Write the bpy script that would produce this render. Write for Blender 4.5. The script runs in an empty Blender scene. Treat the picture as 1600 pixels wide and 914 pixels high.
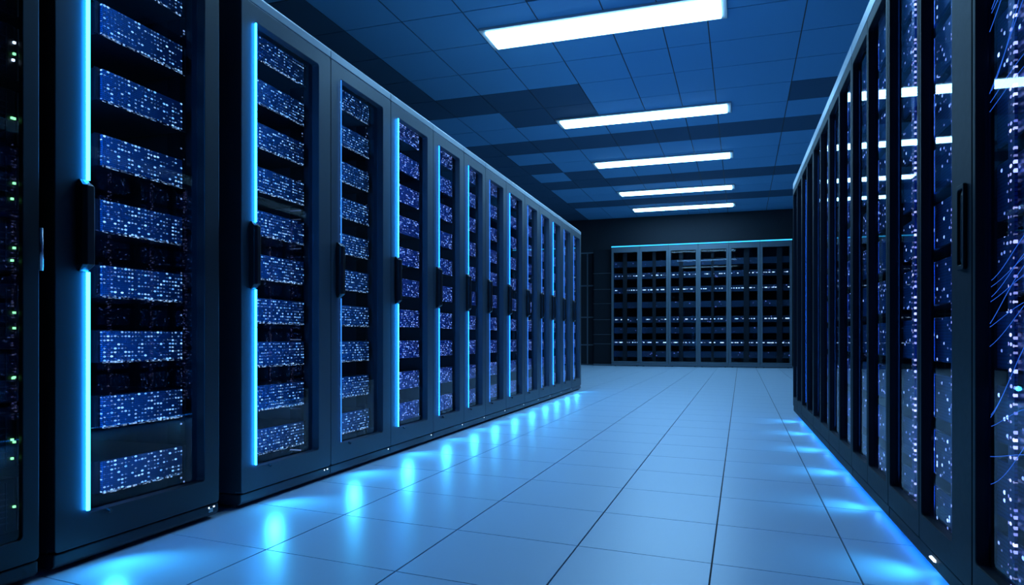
import bpy, bmesh, math, random
from mathutils import Vector, Matrix
random.seed(7)
S = bpy.context.scene
COL = S.collection
ORD = ['lowest', 'second', 'third', 'fourth', 'fifth', 'sixth', 'seventh', 'eighth', 'ninth', 'topmost', 'eleventh', 'twelfth', 'thirteenth', 'fourteenth', 'fifteenth']
NTH = ['first', 'second', 'third', 'fourth', 'fifth', 'sixth', 'seventh', 'eighth', 'ninth', 'tenth', 'eleventh', 'twelfth', 'thirteenth', 'fourteenth']

# ------------------------------------------------------------------ materials
def paint(name, col, rough=.45, metal=0.0, spec=.5, noise=0.0, scale=40, flat=False):
    m = bpy.data.materials.new(name); m.use_nodes = True
    nt = m.node_tree; b = nt.nodes['Principled BSDF']
    b.inputs['Base Color'].default_value = (*col, 1)
    b.inputs['Metallic'].default_value = metal
    b.inputs['Specular IOR Level'].default_value = spec
    b.inputs['Roughness'].default_value = rough
    tc = nt.nodes.new('ShaderNodeTexCoord')
    n = nt.nodes.new('ShaderNodeTexNoise'); n.noise_dimensions = '2D' if flat else '3D'; n.inputs['Scale'].default_value = scale; n.inputs['Detail'].default_value = 3
    nt.links.new(tc.outputs['Object'], n.inputs['Vector'])
    r = nt.nodes.new('ShaderNodeMapRange')
    r.inputs['To Min'].default_value = max(0, rough - .04 - noise); r.inputs['To Max'].default_value = rough + .04 + noise
    nt.links.new(n.outputs['Fac'], r.inputs['Value'])
    if not flat: nt.links.new(r.outputs['Result'], b.inputs['Roughness'])
    return m

def glow(name, col, strength, sample=True):
    m = bpy.data.materials.new(name); m.use_nodes = True
    nt = m.node_tree; nt.nodes.clear()
    o = nt.nodes.new('ShaderNodeOutputMaterial'); e = nt.nodes.new('ShaderNodeEmission')
    e.inputs['Color'].default_value = (*col, 1); e.inputs['Strength'].default_value = strength
    nt.links.new(e.outputs[0], o.inputs[0])
    m.cycles.emission_sampling = 'AUTO' if sample else 'NONE'
    return m

def glass_mat(name, tint, refl=1.0):
    m = bpy.data.materials.new(name); m.use_nodes = True
    nt = m.node_tree; nt.nodes.clear()
    o = nt.nodes.new('ShaderNodeOutputMaterial'); t = nt.nodes.new('ShaderNodeBsdfTransparent')
    g = nt.nodes.new('ShaderNodeBsdfGlossy'); f = nt.nodes.new('ShaderNodeFresnel'); mx = nt.nodes.new('ShaderNodeMixShader')
    t.inputs['Color'].default_value = (*tint, 1)
    g.inputs['Roughness'].default_value = .02; g.inputs['Color'].default_value = (refl, refl, refl, 1)
    f.inputs['IOR'].default_value = 1.5
    ge = nt.nodes.new('ShaderNodeNewGeometry'); ml = nt.nodes.new('ShaderNodeMath'); ml.operation = 'MULTIPLY'
    iv = nt.nodes.new('ShaderNodeMath'); iv.operation = 'SUBTRACT'; iv.inputs[0].default_value = 1
    nt.links.new(ge.outputs['Backfacing'], iv.inputs[1]); nt.links.new(f.outputs[0], ml.inputs[0]); nt.links.new(iv.outputs[0], ml.inputs[1])
    nt.links.new(ml.outputs[0], mx.inputs[0]); nt.links.new(t.outputs[0], mx.inputs[1]); nt.links.new(g.outputs[0], mx.inputs[2])
    nt.links.new(mx.outputs[0], o.inputs[0])
    return m

def led_panel(name, base, cx, cz, density, colA, colB, strength, rough=.35, dot=.33, jitter=.15, power=2.5, xlim=None, row=True, clump=0.0):
    """A faceplate with a grid of little indicator diodes: cell pitch cx by cz (metres), a random share of them lit."""
    m = bpy.data.materials.new(name); m.use_nodes = True
    nt = m.node_tree; N = nt.nodes; L = nt.links; b = N['Principled BSDF']
    b.inputs['Base Color'].default_value = (*base, 1); b.inputs['Roughness'].default_value = rough; b.inputs['Metallic'].default_value = .35
    def M(op, a, c=None, d=None):
        n = N.new('ShaderNodeMath'); n.operation = op
        for i, v in enumerate((a, c, d)):
            if v is None: continue
            if isinstance(v, (int, float)): n.inputs[i].default_value = v
            else: L.new(v, n.inputs[i])
        return n.outputs[0]
    tc = N.new('ShaderNodeTexCoord'); sp = N.new('ShaderNodeSeparateXYZ'); L.new(tc.outputs['Object'], sp.inputs[0])
    oi = N.new('ShaderNodeObjectInfo')
    px = M('DIVIDE', sp.outputs['X'], cx); pz = M('DIVIDE', sp.outputs['Z'], cz)
    ix = M('FLOOR', px); iz = M('FLOOR', pz); fx = M('FRACT', px); fz = M('FRACT', pz)
    cb = N.new('ShaderNodeCombineXYZ'); L.new(ix, cb.inputs[0]); L.new(iz, cb.inputs[1]); L.new(M('MULTIPLY', oi.outputs['Random'], 917.0), cb.inputs[2])
    wn = N.new('ShaderNodeTexWhiteNoise'); wn.noise_dimensions = '3D'; L.new(cb.outputs[0], wn.inputs['Vector'])
    sc = N.new('ShaderNodeSeparateColor'); L.new(wn.outputs['Color'], sc.inputs[0])
    dx = M('SUBTRACT', M('ADD', fx, M('MULTIPLY', M('SUBTRACT', sc.outputs[0], .5), jitter)), .5)
    dz = M('SUBTRACT', M('ADD', fz, M('MULTIPLY', M('SUBTRACT', sc.outputs[1], .5), jitter)), .5)
    d = M('SQRT', M('ADD', M('MULTIPLY', M('MULTIPLY', dx, dx), .6), M('MULTIPLY', M('MULTIPLY', dz, dz), 1.6)))
    mask = M('LESS_THAN', d, M('MULTIPLY_ADD', sc.outputs[2], dot * .5, dot * .5))
    thr = density
    if clump:
        nz = N.new('ShaderNodeTexNoise'); nz.inputs['Scale'].default_value = 14; nz.noise_dimensions = '4D'
        L.new(tc.outputs['Object'], nz.inputs['Vector']); L.new(M('MULTIPLY', oi.outputs['Random'], 50.0), nz.inputs['W'])
        thr = M('ADD', M('MULTIPLY', M('SUBTRACT', nz.outputs['Fac'], .5), clump), density)
    on = M('LESS_THAN', wn.outputs['Value'], thr)
    br = M('POWER', sc.outputs[2], power)
    val = M('MULTIPLY', M('MULTIPLY', mask, on), M('MULTIPLY_ADD', br, strength, strength * .12))
    if xlim:
        val = M('MULTIPLY', val, M('MULTIPLY', M('GREATER_THAN', sp.outputs['X'], xlim[0]), M('LESS_THAN', sp.outputs['X'], xlim[1])))
    mix = N.new('ShaderNodeMix'); mix.data_type = 'RGBA'; L.new(sc.outputs[0], mix.inputs[0])
    mix.inputs[6].default_value = (*colA, 1); mix.inputs[7].default_value = (*colB, 1)
    L.new(mix.outputs[2], b.inputs['Emission Color']); L.new(val, b.inputs['Emission Strength'])
    # punched grille: darker holes in the metal
    hole = M('LESS_THAN', M('ADD', M('ABSOLUTE', M('SUBTRACT', M('FRACT', M('MULTIPLY', px, 2.0)), .5)), M('ABSOLUTE', M('SUBTRACT', M('FRACT', M('MULTIPLY', pz, 2.0)), .5))), .34)
    m2 = N.new('ShaderNodeMix'); m2.data_type = 'RGBA'; L.new(hole, m2.inputs[0])
    m2.inputs[6].default_value = (*base, 1); m2.inputs[7].default_value = (*[c * .35 for c in base], 1)
    L.new(m2.outputs[2], b.inputs['Base Color'])
    m.cycles.emission_sampling = 'NONE'
    return m

M_FRAME = paint('rack_paint', (.052, .074, .094), .42, .1)
M_FRAMEA = paint('darker_rack_frame', (.017, .021, .027), .42, .1)  # darker tone of the rack colour, used on the first rack only
M_FRAME2 = paint('dark_glass_row_paint', (.010, .014, .02), .55, 0, .12)
M_BLACK = paint('interior_black', (.008, .009, .012), .6)
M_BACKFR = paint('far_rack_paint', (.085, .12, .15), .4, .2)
M_COAL = paint('coal_black_metal', (.012, .013, .016), .5, .2)
M_CAP = paint('cap_paint', (.42, .47, .5), .4, .1)
M_HANDLE = paint('handle_black', (.01, .01, .012), .3)
M_RAIL = paint('rail_steel', (.05, .055, .07), .4, .6)
M_CHROME = paint('chrome', (.6, .62, .65), .2, .9)
M_CHASSIS = paint('chassis_steel', (.02, .022, .03), .5, .3)
M_WHITE = paint('white_print', (.8, .8, .8), .5)
M_GLASS = glass_mat('smoked_glass', (.82, .86, .92))
M_GLASS2 = glass_mat('clear_glass', (.85, .9, .97), .6)
M_GLASS3 = glass_mat('anti_glare_glass', (.8, .85, .9), .25)
STRIPC = (.01, .28, 1)
M_STRIP = glow('strip_bright', STRIPC, 42)
M_STRIP_B = glow('strip_clear', STRIPC, 24)
M_STRIP_MID = glow('strip_middle', (.01, .22, 1), 7)
M_STRIP_DIM = glow('strip_dim', (.03, .22, 1), 1.8)
M_INNER = glow('inner_lamp', (.01, .26, 1), 38)
M_INNER2 = glow('inner_lamp_violet', (.012, .16, 1), 14)
M_FARLAMP = glow('far_lamp', (.02, .2, 1), 3)
M_FARTOP = glow('far_top_strip', (.03, .45, 1), 2.2)
M_LAMP = glow('ceiling_diffuser', (.26, .61, 1), 25)
M_PUCK = glow('puck_lens', (.1, .5, 1), 8, False)
M_DOTW = glow('white_diode', (.6, .8, 1), 3, False)
M_DOTG = glow('green_diode', (.25, 1, .35), 2.5, False)
M_SRV = led_panel('server_face', (.07, .30, .60), .0150, .0135, .60, (.12, .42, 1), (.5, .8, 1), 2.1, dot=.32, clump=.7, jitter=.1)
M_SRV2 = led_panel('server_face_violet', (.08, .2, .7), .0155, .0128, .55, (.15, .38, 1), (.45, .5, 1), 1.8, dot=.42, clump=1.0, jitter=.5)
M_DEV = led_panel('device_face', (.05, .16, .36), .014, .017, .13, (.2, .35, 1), (.8, .85, 1), 5, dot=.36, jitter=.6, clump=.35)
M_DEVC = led_panel('column_face', (.03, .06, .22), .018, .018, .72, (.25, .3, 1), (.7, .7, 1), 3.2, dot=.30, jitter=.4, power=1.6)
M_FARDEV = led_panel('far_device_face', (.03, .07, .12), .03, .028, .03, (.2, .3, 1), (.5, .6, 1), 1.2, dot=.5, jitter=.5, clump=.5)
M_ROW = led_panel('diode_row_face', (.02, .05, .14), .009, .0064, .6, (.2, .5, 1), (.7, .88, 1), 1.6, dot=.8, jitter=.3)
M_FROW = led_panel('far_diode_row_face', (.03, .06, .14), .028, .018, .5, (.35, .6, 1), (.8, .9, 1), 3.5, dot=1.1, jitter=.3, power=1)
M_CHAN = led_panel('channel_face', (.01, .012, .02), .014, .016, .12, (.3, .5, 1), (.6, .7, 1), 1.0, dot=.3, jitter=.5)
M_FIBER = glow('fibre_light', (.04, .2, 1), 1.0, False)

def mesh_obj(name, bm, mat, parent=None, smooth=False, bevel=0, mats=None):
    me = bpy.data.meshes.new(name); bmesh.ops.recalc_face_normals(bm, faces=bm.faces); bm.to_mesh(me); bm.free()
    for mm in (mats or [mat]): me.materials.append(mm)
    o = bpy.data.objects.new(name, me); COL.objects.link(o)
    if parent: o.parent = parent
    if smooth:
        for p in me.polygons: p.use_smooth = True
    if bevel:
        b = o.modifiers.new('Bevel', 'BEVEL'); b.width = bevel; b.segments = 2; b.limit_method = 'ANGLE'; b.angle_limit = math.radians(40)
    return o

def box(bm, x0, x1, y0, y1, z0, z1, mi=0):
    v = [bm.verts.new((x, y, z)) for x in (x0, x1) for y in (y0, y1) for z in (z0, z1)]
    for f in ((0, 1, 3, 2), (4, 6, 7, 5), (0, 4, 5, 1), (2, 3, 7, 6), (0, 2, 6, 4), (1, 5, 7, 3)):
        fc = bm.faces.new([v[i] for i in f]); fc.material_index = mi
    return v

def boxes(*bs):
    bm = bmesh.new()
    for b in bs: box(bm, *b)
    return bm

def plate(xs, zs, holes, y0, y1, r=0):
    """Flat frame with rectangular openings (cells of the grid xs, zs listed in holes) from y0 to y1, corners rounded by r."""
    bm = bmesh.new(); V = {}
    def g(i, k, y):
        if (i, k, y) not in V: V[(i, k, y)] = bm.verts.new((xs[i], y, zs[k]))
        return V[(i, k, y)]
    solid = lambda i, k: 0 <= i < len(xs) - 1 and 0 <= k < len(zs) - 1 and (i, k) not in holes
    for i in range(len(xs) - 1):
        for k in range(len(zs) - 1):
            if not solid(i, k): continue
            bm.faces.new([g(i, k, y0), g(i + 1, k, y0), g(i + 1, k + 1, y0), g(i, k + 1, y0)])
            bm.faces.new([g(i, k, y1), g(i, k + 1, y1), g(i + 1, k + 1, y1), g(i + 1, k, y1)])
            for (di, dk, a, b) in ((-1, 0, (i, k), (i, k + 1)), (1, 0, (i + 1, k), (i + 1, k + 1)), (0, -1, (i, k), (i + 1, k)), (0, 1, (i, k + 1), (i + 1, k + 1))):
                if not solid(i + di, k + dk):
                    bm.faces.new([g(*a, y0), g(*b, y0), g(*b, y1), g(*a, y1)])
    if r:
        bmesh.ops.recalc_face_normals(bm, faces=bm.faces)
        es = [e for e in bm.edges if abs(e.verts[0].co.y - e.verts[1].co.y) > 1e-5 and len(e.link_faces) == 2 and e.calc_face_angle() > .5]
        bmesh.ops.bevel(bm, geom=es, offset=r, segments=4, affect='EDGES', profile=.5)
    return bm

def prism(profile, x0, x1):
    bm = bmesh.new()
    a = [bm.verts.new((x0, y, z)) for y, z in profile]; b = [bm.verts.new((x1, y, z)) for y, z in profile]
    bm.faces.new(a); bm.faces.new(b[::-1]); n = len(a)
    for i in range(n): bm.faces.new([a[i], b[i], b[(i + 1) % n], a[(i + 1) % n]])
    return bm

def rod(p0, p1, r, seg=10):
    bm = bmesh.new(); p0 = Vector(p0); p1 = Vector(p1); d = p1 - p0
    bmesh.ops.create_cone(bm, cap_ends=True, segments=seg, radius1=r, radius2=r, depth=d.length,
                          matrix=Matrix.Translation((p0 + p1) / 2) @ d.to_track_quat('Z', 'Y').to_matrix().to_4x4())
    return bm

def grip(x, w, z0, z1, y):
    """A tall moulded pull handle: rounded slab standing proud of the door, scooped at the back."""
    bm = bmesh.new(); n = 14; prof = []
    L = z1 - z0
    for k in range(n + 1):
        t = k / n; e = min(1, min(t, 1 - t) / .09); s = math.sqrt(max(0, 1 - (1 - e) ** 2))
        prof.append((z0 + L * t, .25 + .75 * s))
    rings = []
    for z, s in prof:
        hw = w / 2 * (.55 + .45 * s); dp = y * s
        rings.append([bm.verts.new((x + a * hw, -b * dp, z)) for a, b in ((-1, .0), (-.95, .75), (-.5, 1), (.5, 1), (.95, .75), (1, .0))])
    for a, b in zip(rings, rings[1:]):
        for i in range(6): bm.faces.new([a[i], a[(i + 1) % 6], b[(i + 1) % 6], b[i]])
    bm.faces.new(rings[0]); bm.faces.new(rings[-1][::-1])
    return bm

def empty(name, label, cat, group=None, mat=None):
    o = bpy.data.objects.new(name, None); COL.objects.link(o); o.empty_display_size = .1
    o['label'] = label; o['category'] = cat
    if group: o['group'] = group
    if mat is not None: o.matrix_world = mat
    return o

def copy_tree(o, mat, label, group=None):
    r = o.copy(); COL.objects.link(r); r.matrix_world = mat; r['label'] = label
    if group: r['group'] = group
    for ch in list(o.children):
        c = ch.copy(); COL.objects.link(c); c.parent = r
        for g in list(ch.children):
            d = g.copy(); COL.objects.link(d); d.parent = c
    return r

def frame_at(u, v, ang):
    return Matrix.Translation((u, v, 0)) @ Matrix.Rotation(ang, 4, 'Z')

def spot(parent, loc, aim, power, angle, radius=.02, col=(.04, .45, 1), blend=.8):
    l = bpy.data.lights.new('floor_spot', 'SPOT'); l.energy = power; l.spot_size = math.radians(angle); l.spot_blend = blend
    l.color = col; l.shadow_soft_size = radius
    o = bpy.data.objects.new('floor_spot', l); COL.objects.link(o); o.parent = parent
    o.location = loc; o.rotation_euler = (Vector(aim) - Vector(loc)).to_track_quat('-Z', 'Y').to_euler()
    return o

# ------------------------------------------------------------------ cabinet
def cabinet(mat, label, group, w, h, depth, openings, z0, z1, recess=.03, fm=M_FRAME, cm=M_CAP, base_z=(.012, .06), cap_h=.07,
            doors=None, glass=M_GLASS, strip=None, strip_x=None, strip_z=None, handle=None, inner=None, inner_side='low', cat='server rack', name='server_rack',
            strip_mat=None, gap=.0015, rails=True, posts=()):
    R = empty(name, label, cat, group, mat)
    g = gap
    bot, ct = base_z
    top = h - cap_h
    # carcass
    for xa in (g, w - g - .018):
        mesh_obj('side_panel', boxes((xa, xa + .018, .032, depth, ct, top)), M_BLACK if fm is M_COAL else fm, R)
    mesh_obj('back_panel', boxes((g + .018, w - g - .018, depth - .015, depth, ct, top)), M_BLACK, R)
    mesh_obj('top_cover', prism([(0, top + .003), (0, top + cap_h * .55), (cap_h * .5, h), (depth, h), (depth, top + .003)], g, w - g), cm, R, bevel=.003)
    mesh_obj('plinth', prism([(.004, bot + .012), (.004, ct - .003), (depth, ct - .003), (depth, bot), (.016, bot)], g, w - g), fm, R, bevel=.004)
    for fx in (.06, w - .1):
        for fy in (.09, depth - .12): mesh_obj('levelling_foot', boxes((fx, fx + .04, fy, fy + .04, 0, bot + .002)), M_BLACK, R)
    if rails:
        for xa in (g + .018, w - g - .034): mesh_obj('mounting_rail', boxes((xa, xa + .016, recess + .04, recess + .07, ct, top)), M_RAIL, R)
    # doors
    doors = doors or [(g, w - g)]
    for di, (da, db) in enumerate(doors):
        ops = [(a, b) for a, b in openings if a > da and b < db]
        xs = [da] + [v for ab in ops for v in ab] + [db]
        holes = [(1 + 2 * k, 1) for k in range(len(ops))]
        D = mesh_obj('door', plate(xs, [ct + .001, z0, z1, top], holes, 0, recess + .008, .012), fm, R, bevel=.0025)
        for a, b in ops:
            mesh_obj('glass_pane', boxes((a - .006, b + .006, recess, recess + .005, z0 - .006, z1 + .006)), glass, D)
        if strip is not None and di == 0:
            sx = strip_x
            segs = [(strip_z[0], strip_z[1])]
            if handle: segs = [(strip_z[0], handle[1]), (handle[2], strip_z[1])]
            bm = bmesh.new()
            for a, b in segs:
                q = rod((sx, -.007, a), (sx, -.007, b), strip, 8)
                tmp = bpy.data.meshes.new('t'); q.to_mesh(tmp); q.free(); bm.from_mesh(tmp); bpy.data.meshes.remove(tmp)
            s = mesh_obj('light_strip', bm, strip_mat, D, smooth=True)
        if handle and di == 0:
            hd = mesh_obj('handle', grip(handle[0], handle[3], handle[1] + .001, handle[2] - .001, .035), M_HANDLE, D, smooth=False, bevel=.002)
    # lamp fixed behind the door post, lighting the equipment
    if inner:
        for (a, b) in openings:
            xa = a - .012 if inner_side == 'low' else b + .007
            L = mesh_obj('interior_lamp', boxes((xa - .003, xa + .003, recess + (.014 if inner_side == 'low' else .0085), recess + (.024 if inner_side == 'low' else .016), z0 + .02, z1 - .02)), inner, R)
    for (pa, pb) in posts:
        mesh_obj('cable_duct', boxes((pa, pb, recess + .05, recess + .09, ct, top)), M_BLACK, R)
    return R

# ------------------------------------------------------------------ server units (prototypes are moved to the first slot)
def server_proto(name, w, hh, d, face_mat, label, cat, group, ears=True, extra=None, chas=M_CHASSIS):
    R = empty(name, label, cat, group)
    mesh_obj('chassis', boxes((0, w, .008, d, 0, hh)), chas, R, bevel=.002)
    mesh_obj('faceplate', boxes((.012 if ears else .0, w - (.012 if ears else .0), 0, .008, .002, hh - .002)), face_mat, R, bevel=.0015)
    if ears:
        for xa in (-.012, w):
            mesh_obj('mounting_ear', boxes((xa, xa + .012, .004, .01, .002, hh - .002)), M_RAIL, R)
    if extra: extra(R, w, hh)
    return R

used = {}
def slab(nm, what, rack, i):
    return '%s %s%s in the %s %s' % (nm, what, '' if nm in ('lowest', 'topmost') else ' up', NTH[i], rack)
def put(proto, mat, label, group):
    if proto.name not in used:
        used[proto.name] = 1; proto.matrix_world = mat; proto['label'] = label; proto['group'] = group; return proto
    return copy_tree(proto, mat, label, group)

def diode_row(R, w, hh):
    mesh_obj('diode_row', boxes((.014, w - .014, -.0016, .0002, -.002, .0042)), M_ROW, R)

# ================================================================== ROW ALONG THE AISLE WITH THE LIGHT STRIPS
TH = math.radians(18.34)
KL = math.atan(.0192)
angL = math.pi / 2 + KL
def left_at(v): return frame_at(-1.865 - .0192 * v, v, angL)
edges = [1.488, 2.172, 2.297, 2.957, 3.595, 4.204, 4.768, 5.25, 5.80, 6.39, 6.93, 7.43, 7.97, 8.52, 9.10]
racks = [(1.488, 2.172)] + list(zip(edges[2:], edges[3:]))
H = 2.14
strips = [M_STRIP, M_STRIP_B, M_STRIP_DIM, M_STRIP_B, M_STRIP_MID, M_STRIP_MID, M_STRIP_DIM, M_STRIP_MID, M_STRIP_DIM, M_STRIP_DIM, M_STRIP_MID, M_STRIP_DIM, M_STRIP_DIM]
radii = [.0055, .0045, .0025, .0036, .0034, .003, .0025, .003, .0025, .0025, .003, .0025, .0025]
lab_extra = ['dark server rack with bright blue light strip, standing apart beside the black green-light rack', 'bright-strip server rack after the gap, first of the unbroken light-strip run',
             'rack whose door edge glows only dimly, second of the unbroken light-strip run', 'server rack with bright thin strip, just past the dim-edged one']
protoA = server_proto('blade_server', .40, .108, .6, M_SRV, 'blade server', 'server', 'servers', extra=diode_row)
protoB = server_proto('blade_server', .40, .112, .6, M_SRV, 'blade server', 'server', 'servers', extra=diode_row)
protoC = server_proto('blade_server', .36, .112, .6, M_SRV2, 'blade server', 'server', 'servers')
for i, (v0, v1) in enumerate(racks):
    w = v1 - v0; mt = left_at(v0)
    sl = min(.112 if i == 0 else .088, w * .17); sr = .078 if i == 0 else (.105 if i == 1 else w * .15)
    where = NTH[i] + ' rack from the camera end'
    R = cabinet(mt, lab_extra[i] if i < 4 else 'server rack with blue light strip, %s from the camera end of the light-strip row' % NTH[i],
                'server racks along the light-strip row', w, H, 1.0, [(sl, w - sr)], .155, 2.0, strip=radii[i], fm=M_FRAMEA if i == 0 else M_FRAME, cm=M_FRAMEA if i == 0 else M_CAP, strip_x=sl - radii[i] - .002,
                strip_z=(.165, 1.99), strip_mat=strips[i], handle=(sl - .022, .89, 1.17, .042 if i else .046), inner=M_INNER, rails=i < 3)
    # added spot with dummy housing, imitating the strips' reflected pools on the floor
    lx = .22 * w + .03
    mesh_obj('added_spot_housing', rod((lx, .002, .15), (lx, -.014, .145), .006, 12), M_HANDLE, R, bevel=.0015)
    spot(R, (lx, -.03, .145), (lx - .12, -.30, 0), (5.2 if i < 4 else 3.6), 140, .026, blend=1)
    for q in ((w - .03, w - .022), (w - .055, w - .05))[:2 if i < 2 else 1]: mesh_obj('status_diode', boxes((q[0], q[1], .0025, .006, .045, .05)), M_DOTW, R)
    n = 9 if i == 0 else 10
    pitch = .2165 if i == 0 else .1935
    pr = protoA if i == 0 else (protoB if i < 3 else protoC)
    sw = .40 if pr is not protoC else .36
    near = i < 3
    x0 = .355 * w if near else max(.26 * w, sl + .02)
    sw0 = sw; sw = .55 * w if near else .6 * w
    for k in range(n):
        z = .175 + k * pitch
        nm = 'topmost' if k == n - 1 else ORD[k]
        put(pr, mt @ Matrix.Translation((x0, .105 if near else .058, z)) @ Matrix.Scale(sw / sw0, 4, (1, 0, 0)), slab(nm, 'blue-lit server', 'light-strip rack from the camera end', i),
            'servers in the light-strip racks')
    if i < 3:
        # small diodes on the vertical cable channel inside, beside the servers
        mesh_obj('cable_channel', boxes((x0 + sw + .014, w - .024, .14, .2, .07, 2.05)), M_CHAN, R)
    if i == 0:
        bm = boxes((w - .047, w - .043, .0, .0045, .03, .044), (w - .039, w - .036, 0, .0045, .03, .044), (w - .054, w - .049, 0, .0045, .039, .044), (w - .054, w - .049, 0, .0045, .03, .035))
        mesh_obj('badge', bm, M_WHITE, R)

# black rack at the picture's edge
mt = left_at(.70); w = .743
RZ = cabinet(mt, 'black server rack with wire mesh inside and small green lights', None, w, H, 1.0, [(.07, w - .050)], .13, 2.0, fm=M_COAL, cm=M_COAL, strip=None, recess=.008, rails=False)
mesh_obj('handle', rod((w - .012, -.02, .88), (w - .012, -.02, 1.0), .006, 10), M_CHROME, RZ, smooth=True)
pz = None
def green(R, w, hh):
    bm = bmesh.new()
    for k in range(6): box(bm, .03, w - .03, -.002, .0, hh * (.18 + .11 * k), hh * (.2 + .11 * k))
    for k in range(9): box(bm, .05 + k * .073, .053 + k * .073, -.003, 0, .01, hh - .01)
    mesh_obj('grille', bm, M_RAIL, R)
pz = server_proto('storage_server', .672, .15, .6, M_COAL, 'storage', 'server', 'storage servers in the black rack', extra=green)
for k in range(10):
    z = .15 + k * .18; nm = 'topmost' if k == 9 else ORD[k]
    o = put(pz, mt @ Matrix.Translation((.033, .032, z)), 'black storage server with green lights, %s%s in the black rack' % (nm, '' if nm in ('lowest', 'topmost') else ' from the bottom'), 'storage servers in the black rack')
    for q in range(random.choice((1, 1, 2))):
        zz = random.uniform(.02, .07) + .05 * q; xx = .652 + random.choice((0, .003, -.003))
        mesh_obj('green_diode', boxes((xx, xx + .006, -.006, -.0005, zz, zz + .006)), M_DOTG if k < 7 else M_DOTW, o)

# ================================================================== ROW OF DARK GLASS RACKS
KR = math.atan(.0163)
def right_at(v): return frame_at(.536 - .0163 * v, v, -math.pi / 2 + KR)
HR = 2.08
protoD = server_proto('network_switch', .70, .13, .5, M_DEV, 'switch', 'network switch', 'g', ears=False)
def column(R, w, hh): pass
rr = [(.97, 1.848, 0)] + [(1.85, 2.728, 0)] + [(2.73 + .754 * k, 2.73 + .754 * (k + 1) - .002, 1) for k in range(5)]
for i, (v0, v1, kind) in enumerate(rr):
    w = v1 - v0; mt = right_at(v1)
    ops = [(.022, .392), (.437, .727)] if not kind else [(.025, .353), (.393, w - .038)]
    mid = (ops[0][1] + ops[1][0]) / 2
    where = NTH[i] + ' rack from the camera end of the dark glass row'
    R = cabinet(mt, ('near-black twin-door rack with a recessed pull handle, second of the dark glass row' if i == 1 else 'near-black twin-door rack, %s from the camera end of the dark glass row' % NTH[i]), 'racks of the dark glass row', w, HR, .9, ops,
                .175, HR - .15, recess=.019, fm=M_FRAME2, base_z=(.045, .10), cap_h=.10, doors=[(.0015, mid - .001), (mid + .001, w - .0015)], glass=M_GLASS2,
                inner=M_INNER2, inner_side='high', rails=False)
    D = [c for c in R.children if c.name.startswith('door')]
    if not kind:
        # recessed pull
        hz0, hz1 = .865, 1.045; xc = w - .06
        gb = plate([xc - .026, xc - .018, xc + .018, xc + .026], [hz0 - .012, hz0, hz1, hz1 + .012], [(1, 1)], -.008, .0, .006)
        mesh_obj('handle_rim', gb, M_FRAME2, D[1], bevel=.002)
        mesh_obj('handle', grip(xc, .03, hz0, hz1, .004), M_HANDLE, D[1])
    # lamps under the plinth
    for px in ((.36,) if kind else (.42,)):
        mesh_obj('floor_lamp_lens', rod((px, .05, .038), (px, .05, .044), .02, 14), M_PUCK, R)
        spot(R, (px, -.02, .10), (px, -.10, 0), 1.6, 130, .03)
    mesh_obj('underglow_strip', boxes((.02, w - .02, .05, .065, .036, .044)), M_STRIP_MID, R)
    if i == 1:
        mesh_obj('badge', prism([(-.002, .078), (-.002, .082), (.006, .084), (.006, .076)], .53, .575), M_DOTW, R)
    mesh_obj('added_lamp_baffle', boxes((ops[0][1] + .014, ops[0][1] + .018, .028, .040, .1, HR - .06)), M_BLACK, R)  # baffle added to hide the interior lamp from the neighbouring door
    # vertical indicator columns behind each door
    for (a, b) in ops:
        cx = a + (.10 if i == 0 else .17)
        c = mesh_obj('indicator_column', boxes((cx, cx + .034, .031, .037, .12, HR - .1)), M_DEVC, R)
    for k in range(11):
        nm = 'topmost' if k == 10 else ORD[k] if k < 9 else 'tenth'
        put(protoD, mt @ Matrix.Translation((.022 + .0, .042, .125 + k * .165)) @ Matrix.Scale((w - .044) / .70, 4, (1, 0, 0)),
            slab(nm, 'blue switch', 'dark glass rack from the camera end', i), 'switches behind the dark glass doors')
# glowing fibre bundles behind the first door
def fibres(v, seed, n, label):
    rnd = random.Random(seed)
    cu = bpy.data.curves.new('fibre_bundle', 'CURVE'); cu.dimensions = '3D'; cu.bevel_depth = .0007; cu.bevel_resolution = 0
    for q in range(n):
        sp_ = cu.splines.new('POLY'); pts = []
        zb = rnd.choice((.45, .75, 1.25, 1.45)) + rnd.uniform(-.08, .08); amp = rnd.uniform(.05, .25); ph = rnd.uniform(-.3, .3)
        for t in range(18):
            s = t / 17
            pts.append((.03 + .34 * s, .0275 + .002 * math.sin(5 * s + q), zb + amp * math.sin(2.2 * s + ph) * (.6 + s) * .6, 1))
        sp_.points.add(len(pts) - 1)
        for p, c in zip(sp_.points, pts): p.co = c
    o = bpy.data.objects.new('fibre_bundle', cu); COL.objects.link(o); cu.materials.append(M_FIBER)
    o.matrix_world = right_at(v); o['label'] = label; o['category'] = 'fibre optic cables'; o['kind'] = 'stuff'
    return o
fibres(1.848, 3, 24, 'glowing blue fibre optic strands sweeping behind the glass door nearest the camera')

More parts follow.
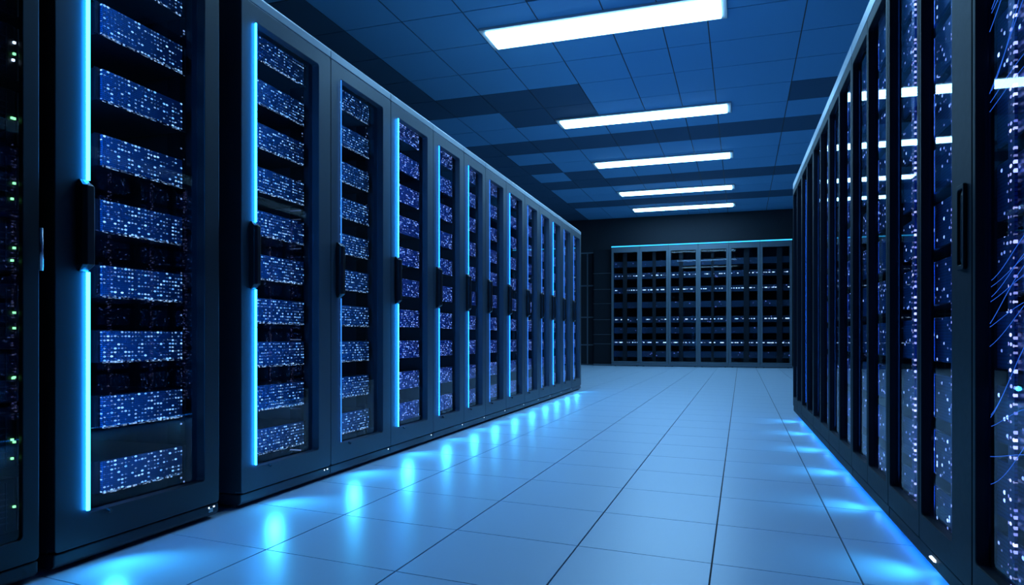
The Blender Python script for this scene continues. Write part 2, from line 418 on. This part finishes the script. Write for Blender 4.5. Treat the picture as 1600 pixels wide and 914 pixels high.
# ================================================================== FAR ROW
HB = 2.95
protoF = server_proto('network_server', .60, .15, .5, M_FARDEV, 'far', 'server', 'g', ears=False)
def far_line(R, w, hh):
    pass
for i in range(6):
    w = .689; u0 = -3.03 + i * .689; mt = frame_at(u0, 16.9, 0)
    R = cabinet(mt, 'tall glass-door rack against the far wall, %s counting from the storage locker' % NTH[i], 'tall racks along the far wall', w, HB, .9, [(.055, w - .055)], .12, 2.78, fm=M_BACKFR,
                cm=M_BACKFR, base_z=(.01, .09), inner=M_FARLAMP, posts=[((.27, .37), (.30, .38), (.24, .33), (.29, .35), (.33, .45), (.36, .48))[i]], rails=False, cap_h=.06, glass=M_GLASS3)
    mesh_obj('top_light_strip', boxes((.004, w - .004, -.012, -.001, HB - .035, HB - .012)), M_FARTOP, R)
    for k, z in enumerate((.22, .50, .80, 1.06, 1.42, 1.78, 2.13, 2.42)):
        nm = ['lowest', 'second', 'third', 'fourth', 'fifth', 'sixth', 'seventh', 'topmost'][k]
        o = put(protoF, mt @ Matrix.Translation((.045, .135, z)), slab(nm, 'violet-lit server', 'far-wall rack from the storage locker', i), 'servers in the far wall racks')
        if k in (1, 3, 5, 6):
            mesh_obj('diode_row', boxes((.01, .59, -.006, 0, .072, .0899)), M_FROW, o)
# dark locker beside them
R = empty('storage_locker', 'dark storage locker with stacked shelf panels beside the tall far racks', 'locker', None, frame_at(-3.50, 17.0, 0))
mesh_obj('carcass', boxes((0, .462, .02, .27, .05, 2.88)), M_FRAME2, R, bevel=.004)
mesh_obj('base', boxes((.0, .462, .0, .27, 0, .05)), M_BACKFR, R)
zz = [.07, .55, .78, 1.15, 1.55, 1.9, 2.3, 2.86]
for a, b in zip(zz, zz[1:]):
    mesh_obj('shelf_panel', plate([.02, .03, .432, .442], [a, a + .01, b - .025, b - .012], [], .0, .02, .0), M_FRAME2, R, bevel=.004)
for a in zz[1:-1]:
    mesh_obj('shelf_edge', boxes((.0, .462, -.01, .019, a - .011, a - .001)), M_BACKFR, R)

# ================================================================== SHELL
M_FLOORT = paint('floor_tile', (.56, .69, .82), .31, 0, .5, scale=6, flat=True)
M_SEAM = paint('floor_seam', (.01, .012, .016), .7)
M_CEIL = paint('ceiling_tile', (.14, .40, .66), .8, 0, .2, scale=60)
M_CEILD = paint('shaded_ceiling_tile', (.055, .12, .2), .85, 0, .2, scale=60)  # ceiling shade painted as a darker tile colour, plus a few random tiles
M_GRID = paint('ceiling_grid', (.02, .022, .03), .5)
M_WALL = paint('wall_paint', (.011, .016, .024), .7, 0, .3, scale=12)
M_WALLB = paint('far_wall_panel', (.09, .14, .18), .45, .1)

def tiles(us, vs, shear, zlo, zhi, gap, zb0, zb1, mats, bm=None, dark=None):
    bm = bm or bmesh.new(); r = gap / 2; rv = r * (.85 if shear else 1)
    for a, b in zip(us, us[1:]):
        for c, d in zip(vs, vs[1:]):
            mi = 2 if dark and dark(a, b, c, d) else 0
            q = [(a + r, c + rv), (b - r, c + rv), (b - r, d - rv), (a + r, d - rv)]
            q = [(u, v - shear * u) for u, v in q]
            lo = [bm.verts.new((u, v, zlo)) for u, v in q]; hi = [bm.verts.new((u, v, zhi)) for u, v in q]
            fs = [bm.faces.new(lo[::-1]), bm.faces.new(hi)] + [bm.faces.new([lo[i], lo[(i + 1) % 4], hi[(i + 1) % 4], hi[i]]) for i in range(4)]
            for f in fs: f.material_index = mi
    box(bm, us[0], us[-1], vs[0] + 1.2, vs[-1] - 1.2, zb0, zb1, 1)
    return bm
def structure(o): o['kind'] = 'structure'; return o
us = [-5.04 + .51 * k for k in range(8)][:7] + [-1.47, -.97, -.515, -.085, .325, .80, 1.30, 1.82]
us = [-5.07, -4.55, -4.03, -3.51, -2.99, -2.48, -1.97, -1.47, -.97, -.515, -.085, .325, .80, 1.30, 1.82]
vs = [2.19 - .465 * 9 + .465 * k for k in range(48)]
structure(mesh_obj('floor', tiles(us, vs, .11, -.03, 0, .0055, -.08, -.006, None), None, mats=[M_FLOORT, M_SEAM]))
cus = [-5.0, -4.3, -3.68, -3.06, -2.44, -1.82, -1.2, -.72, -.3, .56, 1.3, 1.82]
cvs = [7.3 - .7 * 15 + .7 * k for k in range(32)]
CZ = 3.69
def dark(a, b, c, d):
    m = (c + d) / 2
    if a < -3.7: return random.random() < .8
    for q in (10.55, 13.2, 15.4):  # bands of shade between the lights, put into the tile colour
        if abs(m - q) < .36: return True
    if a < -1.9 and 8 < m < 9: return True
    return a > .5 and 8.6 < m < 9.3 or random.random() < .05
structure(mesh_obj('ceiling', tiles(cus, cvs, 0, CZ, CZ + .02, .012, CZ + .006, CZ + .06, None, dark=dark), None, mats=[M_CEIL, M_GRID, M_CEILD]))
Y0 = -2.2
structure(mesh_obj('wall_left', boxes((-4.75, -4.6, Y0, 18.2, 0, CZ)), M_WALL))
structure(mesh_obj('wall_right', boxes((1.6, 1.75, Y0, 18.2, 0, CZ)), M_WALL))
structure(mesh_obj('wall_front', boxes((-4.6, 1.6, Y0 - .15, Y0, 0, CZ)), M_WALL))
structure(mesh_obj('wall_back', boxes((-4.6, -3.04, 17.28, 17.4, 0, CZ), (-3.04, 1.6, 17.28, 17.4, HB + .03, CZ), (-3.04, 1.6, 17.9, 18.0, 0, HB + .2)), M_WALL))
tb = bmesh.new()
for z in (.0, .5, 1.2, 2.0, 2.83): box(tb, -4.6, -3.51, 17.26, 17.279, z, z + .03)
for u in (-4.3, -3.95, -3.72): box(tb, u, u + .03, 17.26, 17.279, 0, 2.86)
structure(mesh_obj('trim_1', tb, M_WALLB))

# ceiling lights
def light(v, label, u0=-2.42, u1=-.12, wv=.40):
    R = empty('ceiling_light', label, 'ceiling light', 'ceiling lights over the aisle', Matrix.Translation((0, v, CZ)))
    mesh_obj('trim_frame', (lambda bm: bm)(ring(u0, u1, wv)), M_CAP, R, bevel=.003)
    mesh_obj('diffuser', boxes((u0 + .055, u1 - .055, -wv / 2 + .055, wv / 2 - .055, -.04, -.004)), M_LAMP, R)
    return R
def ring(u0, u1, wv):
    bm = plate([u0, u0 + .052, u1 - .052, u1], [-wv / 2, -wv / 2 + .052, wv / 2 - .052, wv / 2], [(1, 1)], -.025, -.002)
    for v_ in bm.verts: v_.co = Vector((v_.co.x, v_.co.z, v_.co.y))
    return bm
for v, lb in ((6.5, 'large rectangular white ceiling light closest above the aisle, cut by the picture edge'), (9.38, 'second glowing white ceiling light along the aisle'), (11.8, 'third glowing ceiling light, middle of the five'),
              (14.3, 'fourth ceiling light along the aisle, thin in the distance'), (16.2, 'fifth ceiling light, last before the far wall')):
    light(v, lb, wv=.48 if v < 7 else .40)
light(3.9, 'added ceiling light out of view, brightening the near floor and racks')  # extra unseen light continuing the row, added to brighten near floor and racks

# ------------------------------------------------------------------ world, camera
W = bpy.data.worlds.new('World'); S.world = W; W.use_nodes = True
W.node_tree.nodes['Background'].inputs[0].default_value = (.01, .03, .08, 1); W.node_tree.nodes['Background'].inputs[1].default_value = .2
cam = bpy.data.cameras.new('camera'); co = bpy.data.objects.new('camera', cam); COL.objects.link(co)
co.location = (0, 0, .69); co.rotation_euler = (math.pi / 2, 0, TH)
cam.sensor_width = 36; cam.lens = 1080 / 1600 * 36; cam.shift_y = 71 / 1600; cam.clip_start = .02; cam.clip_end = 100
S.camera = co
S.view_settings.view_transform = 'Standard'; S.view_settings.look = 'None'; S.view_settings.gamma = 1; S.view_settings.exposure = 0
S.view_settings.use_curve_mapping = False
S.cycles.max_bounces = 8; S.cycles.transparent_max_bounces = 12; S.cycles.sample_clamp_indirect = 4; S.cycles.use_denoising = True
S.cycles.caustics_reflective = False
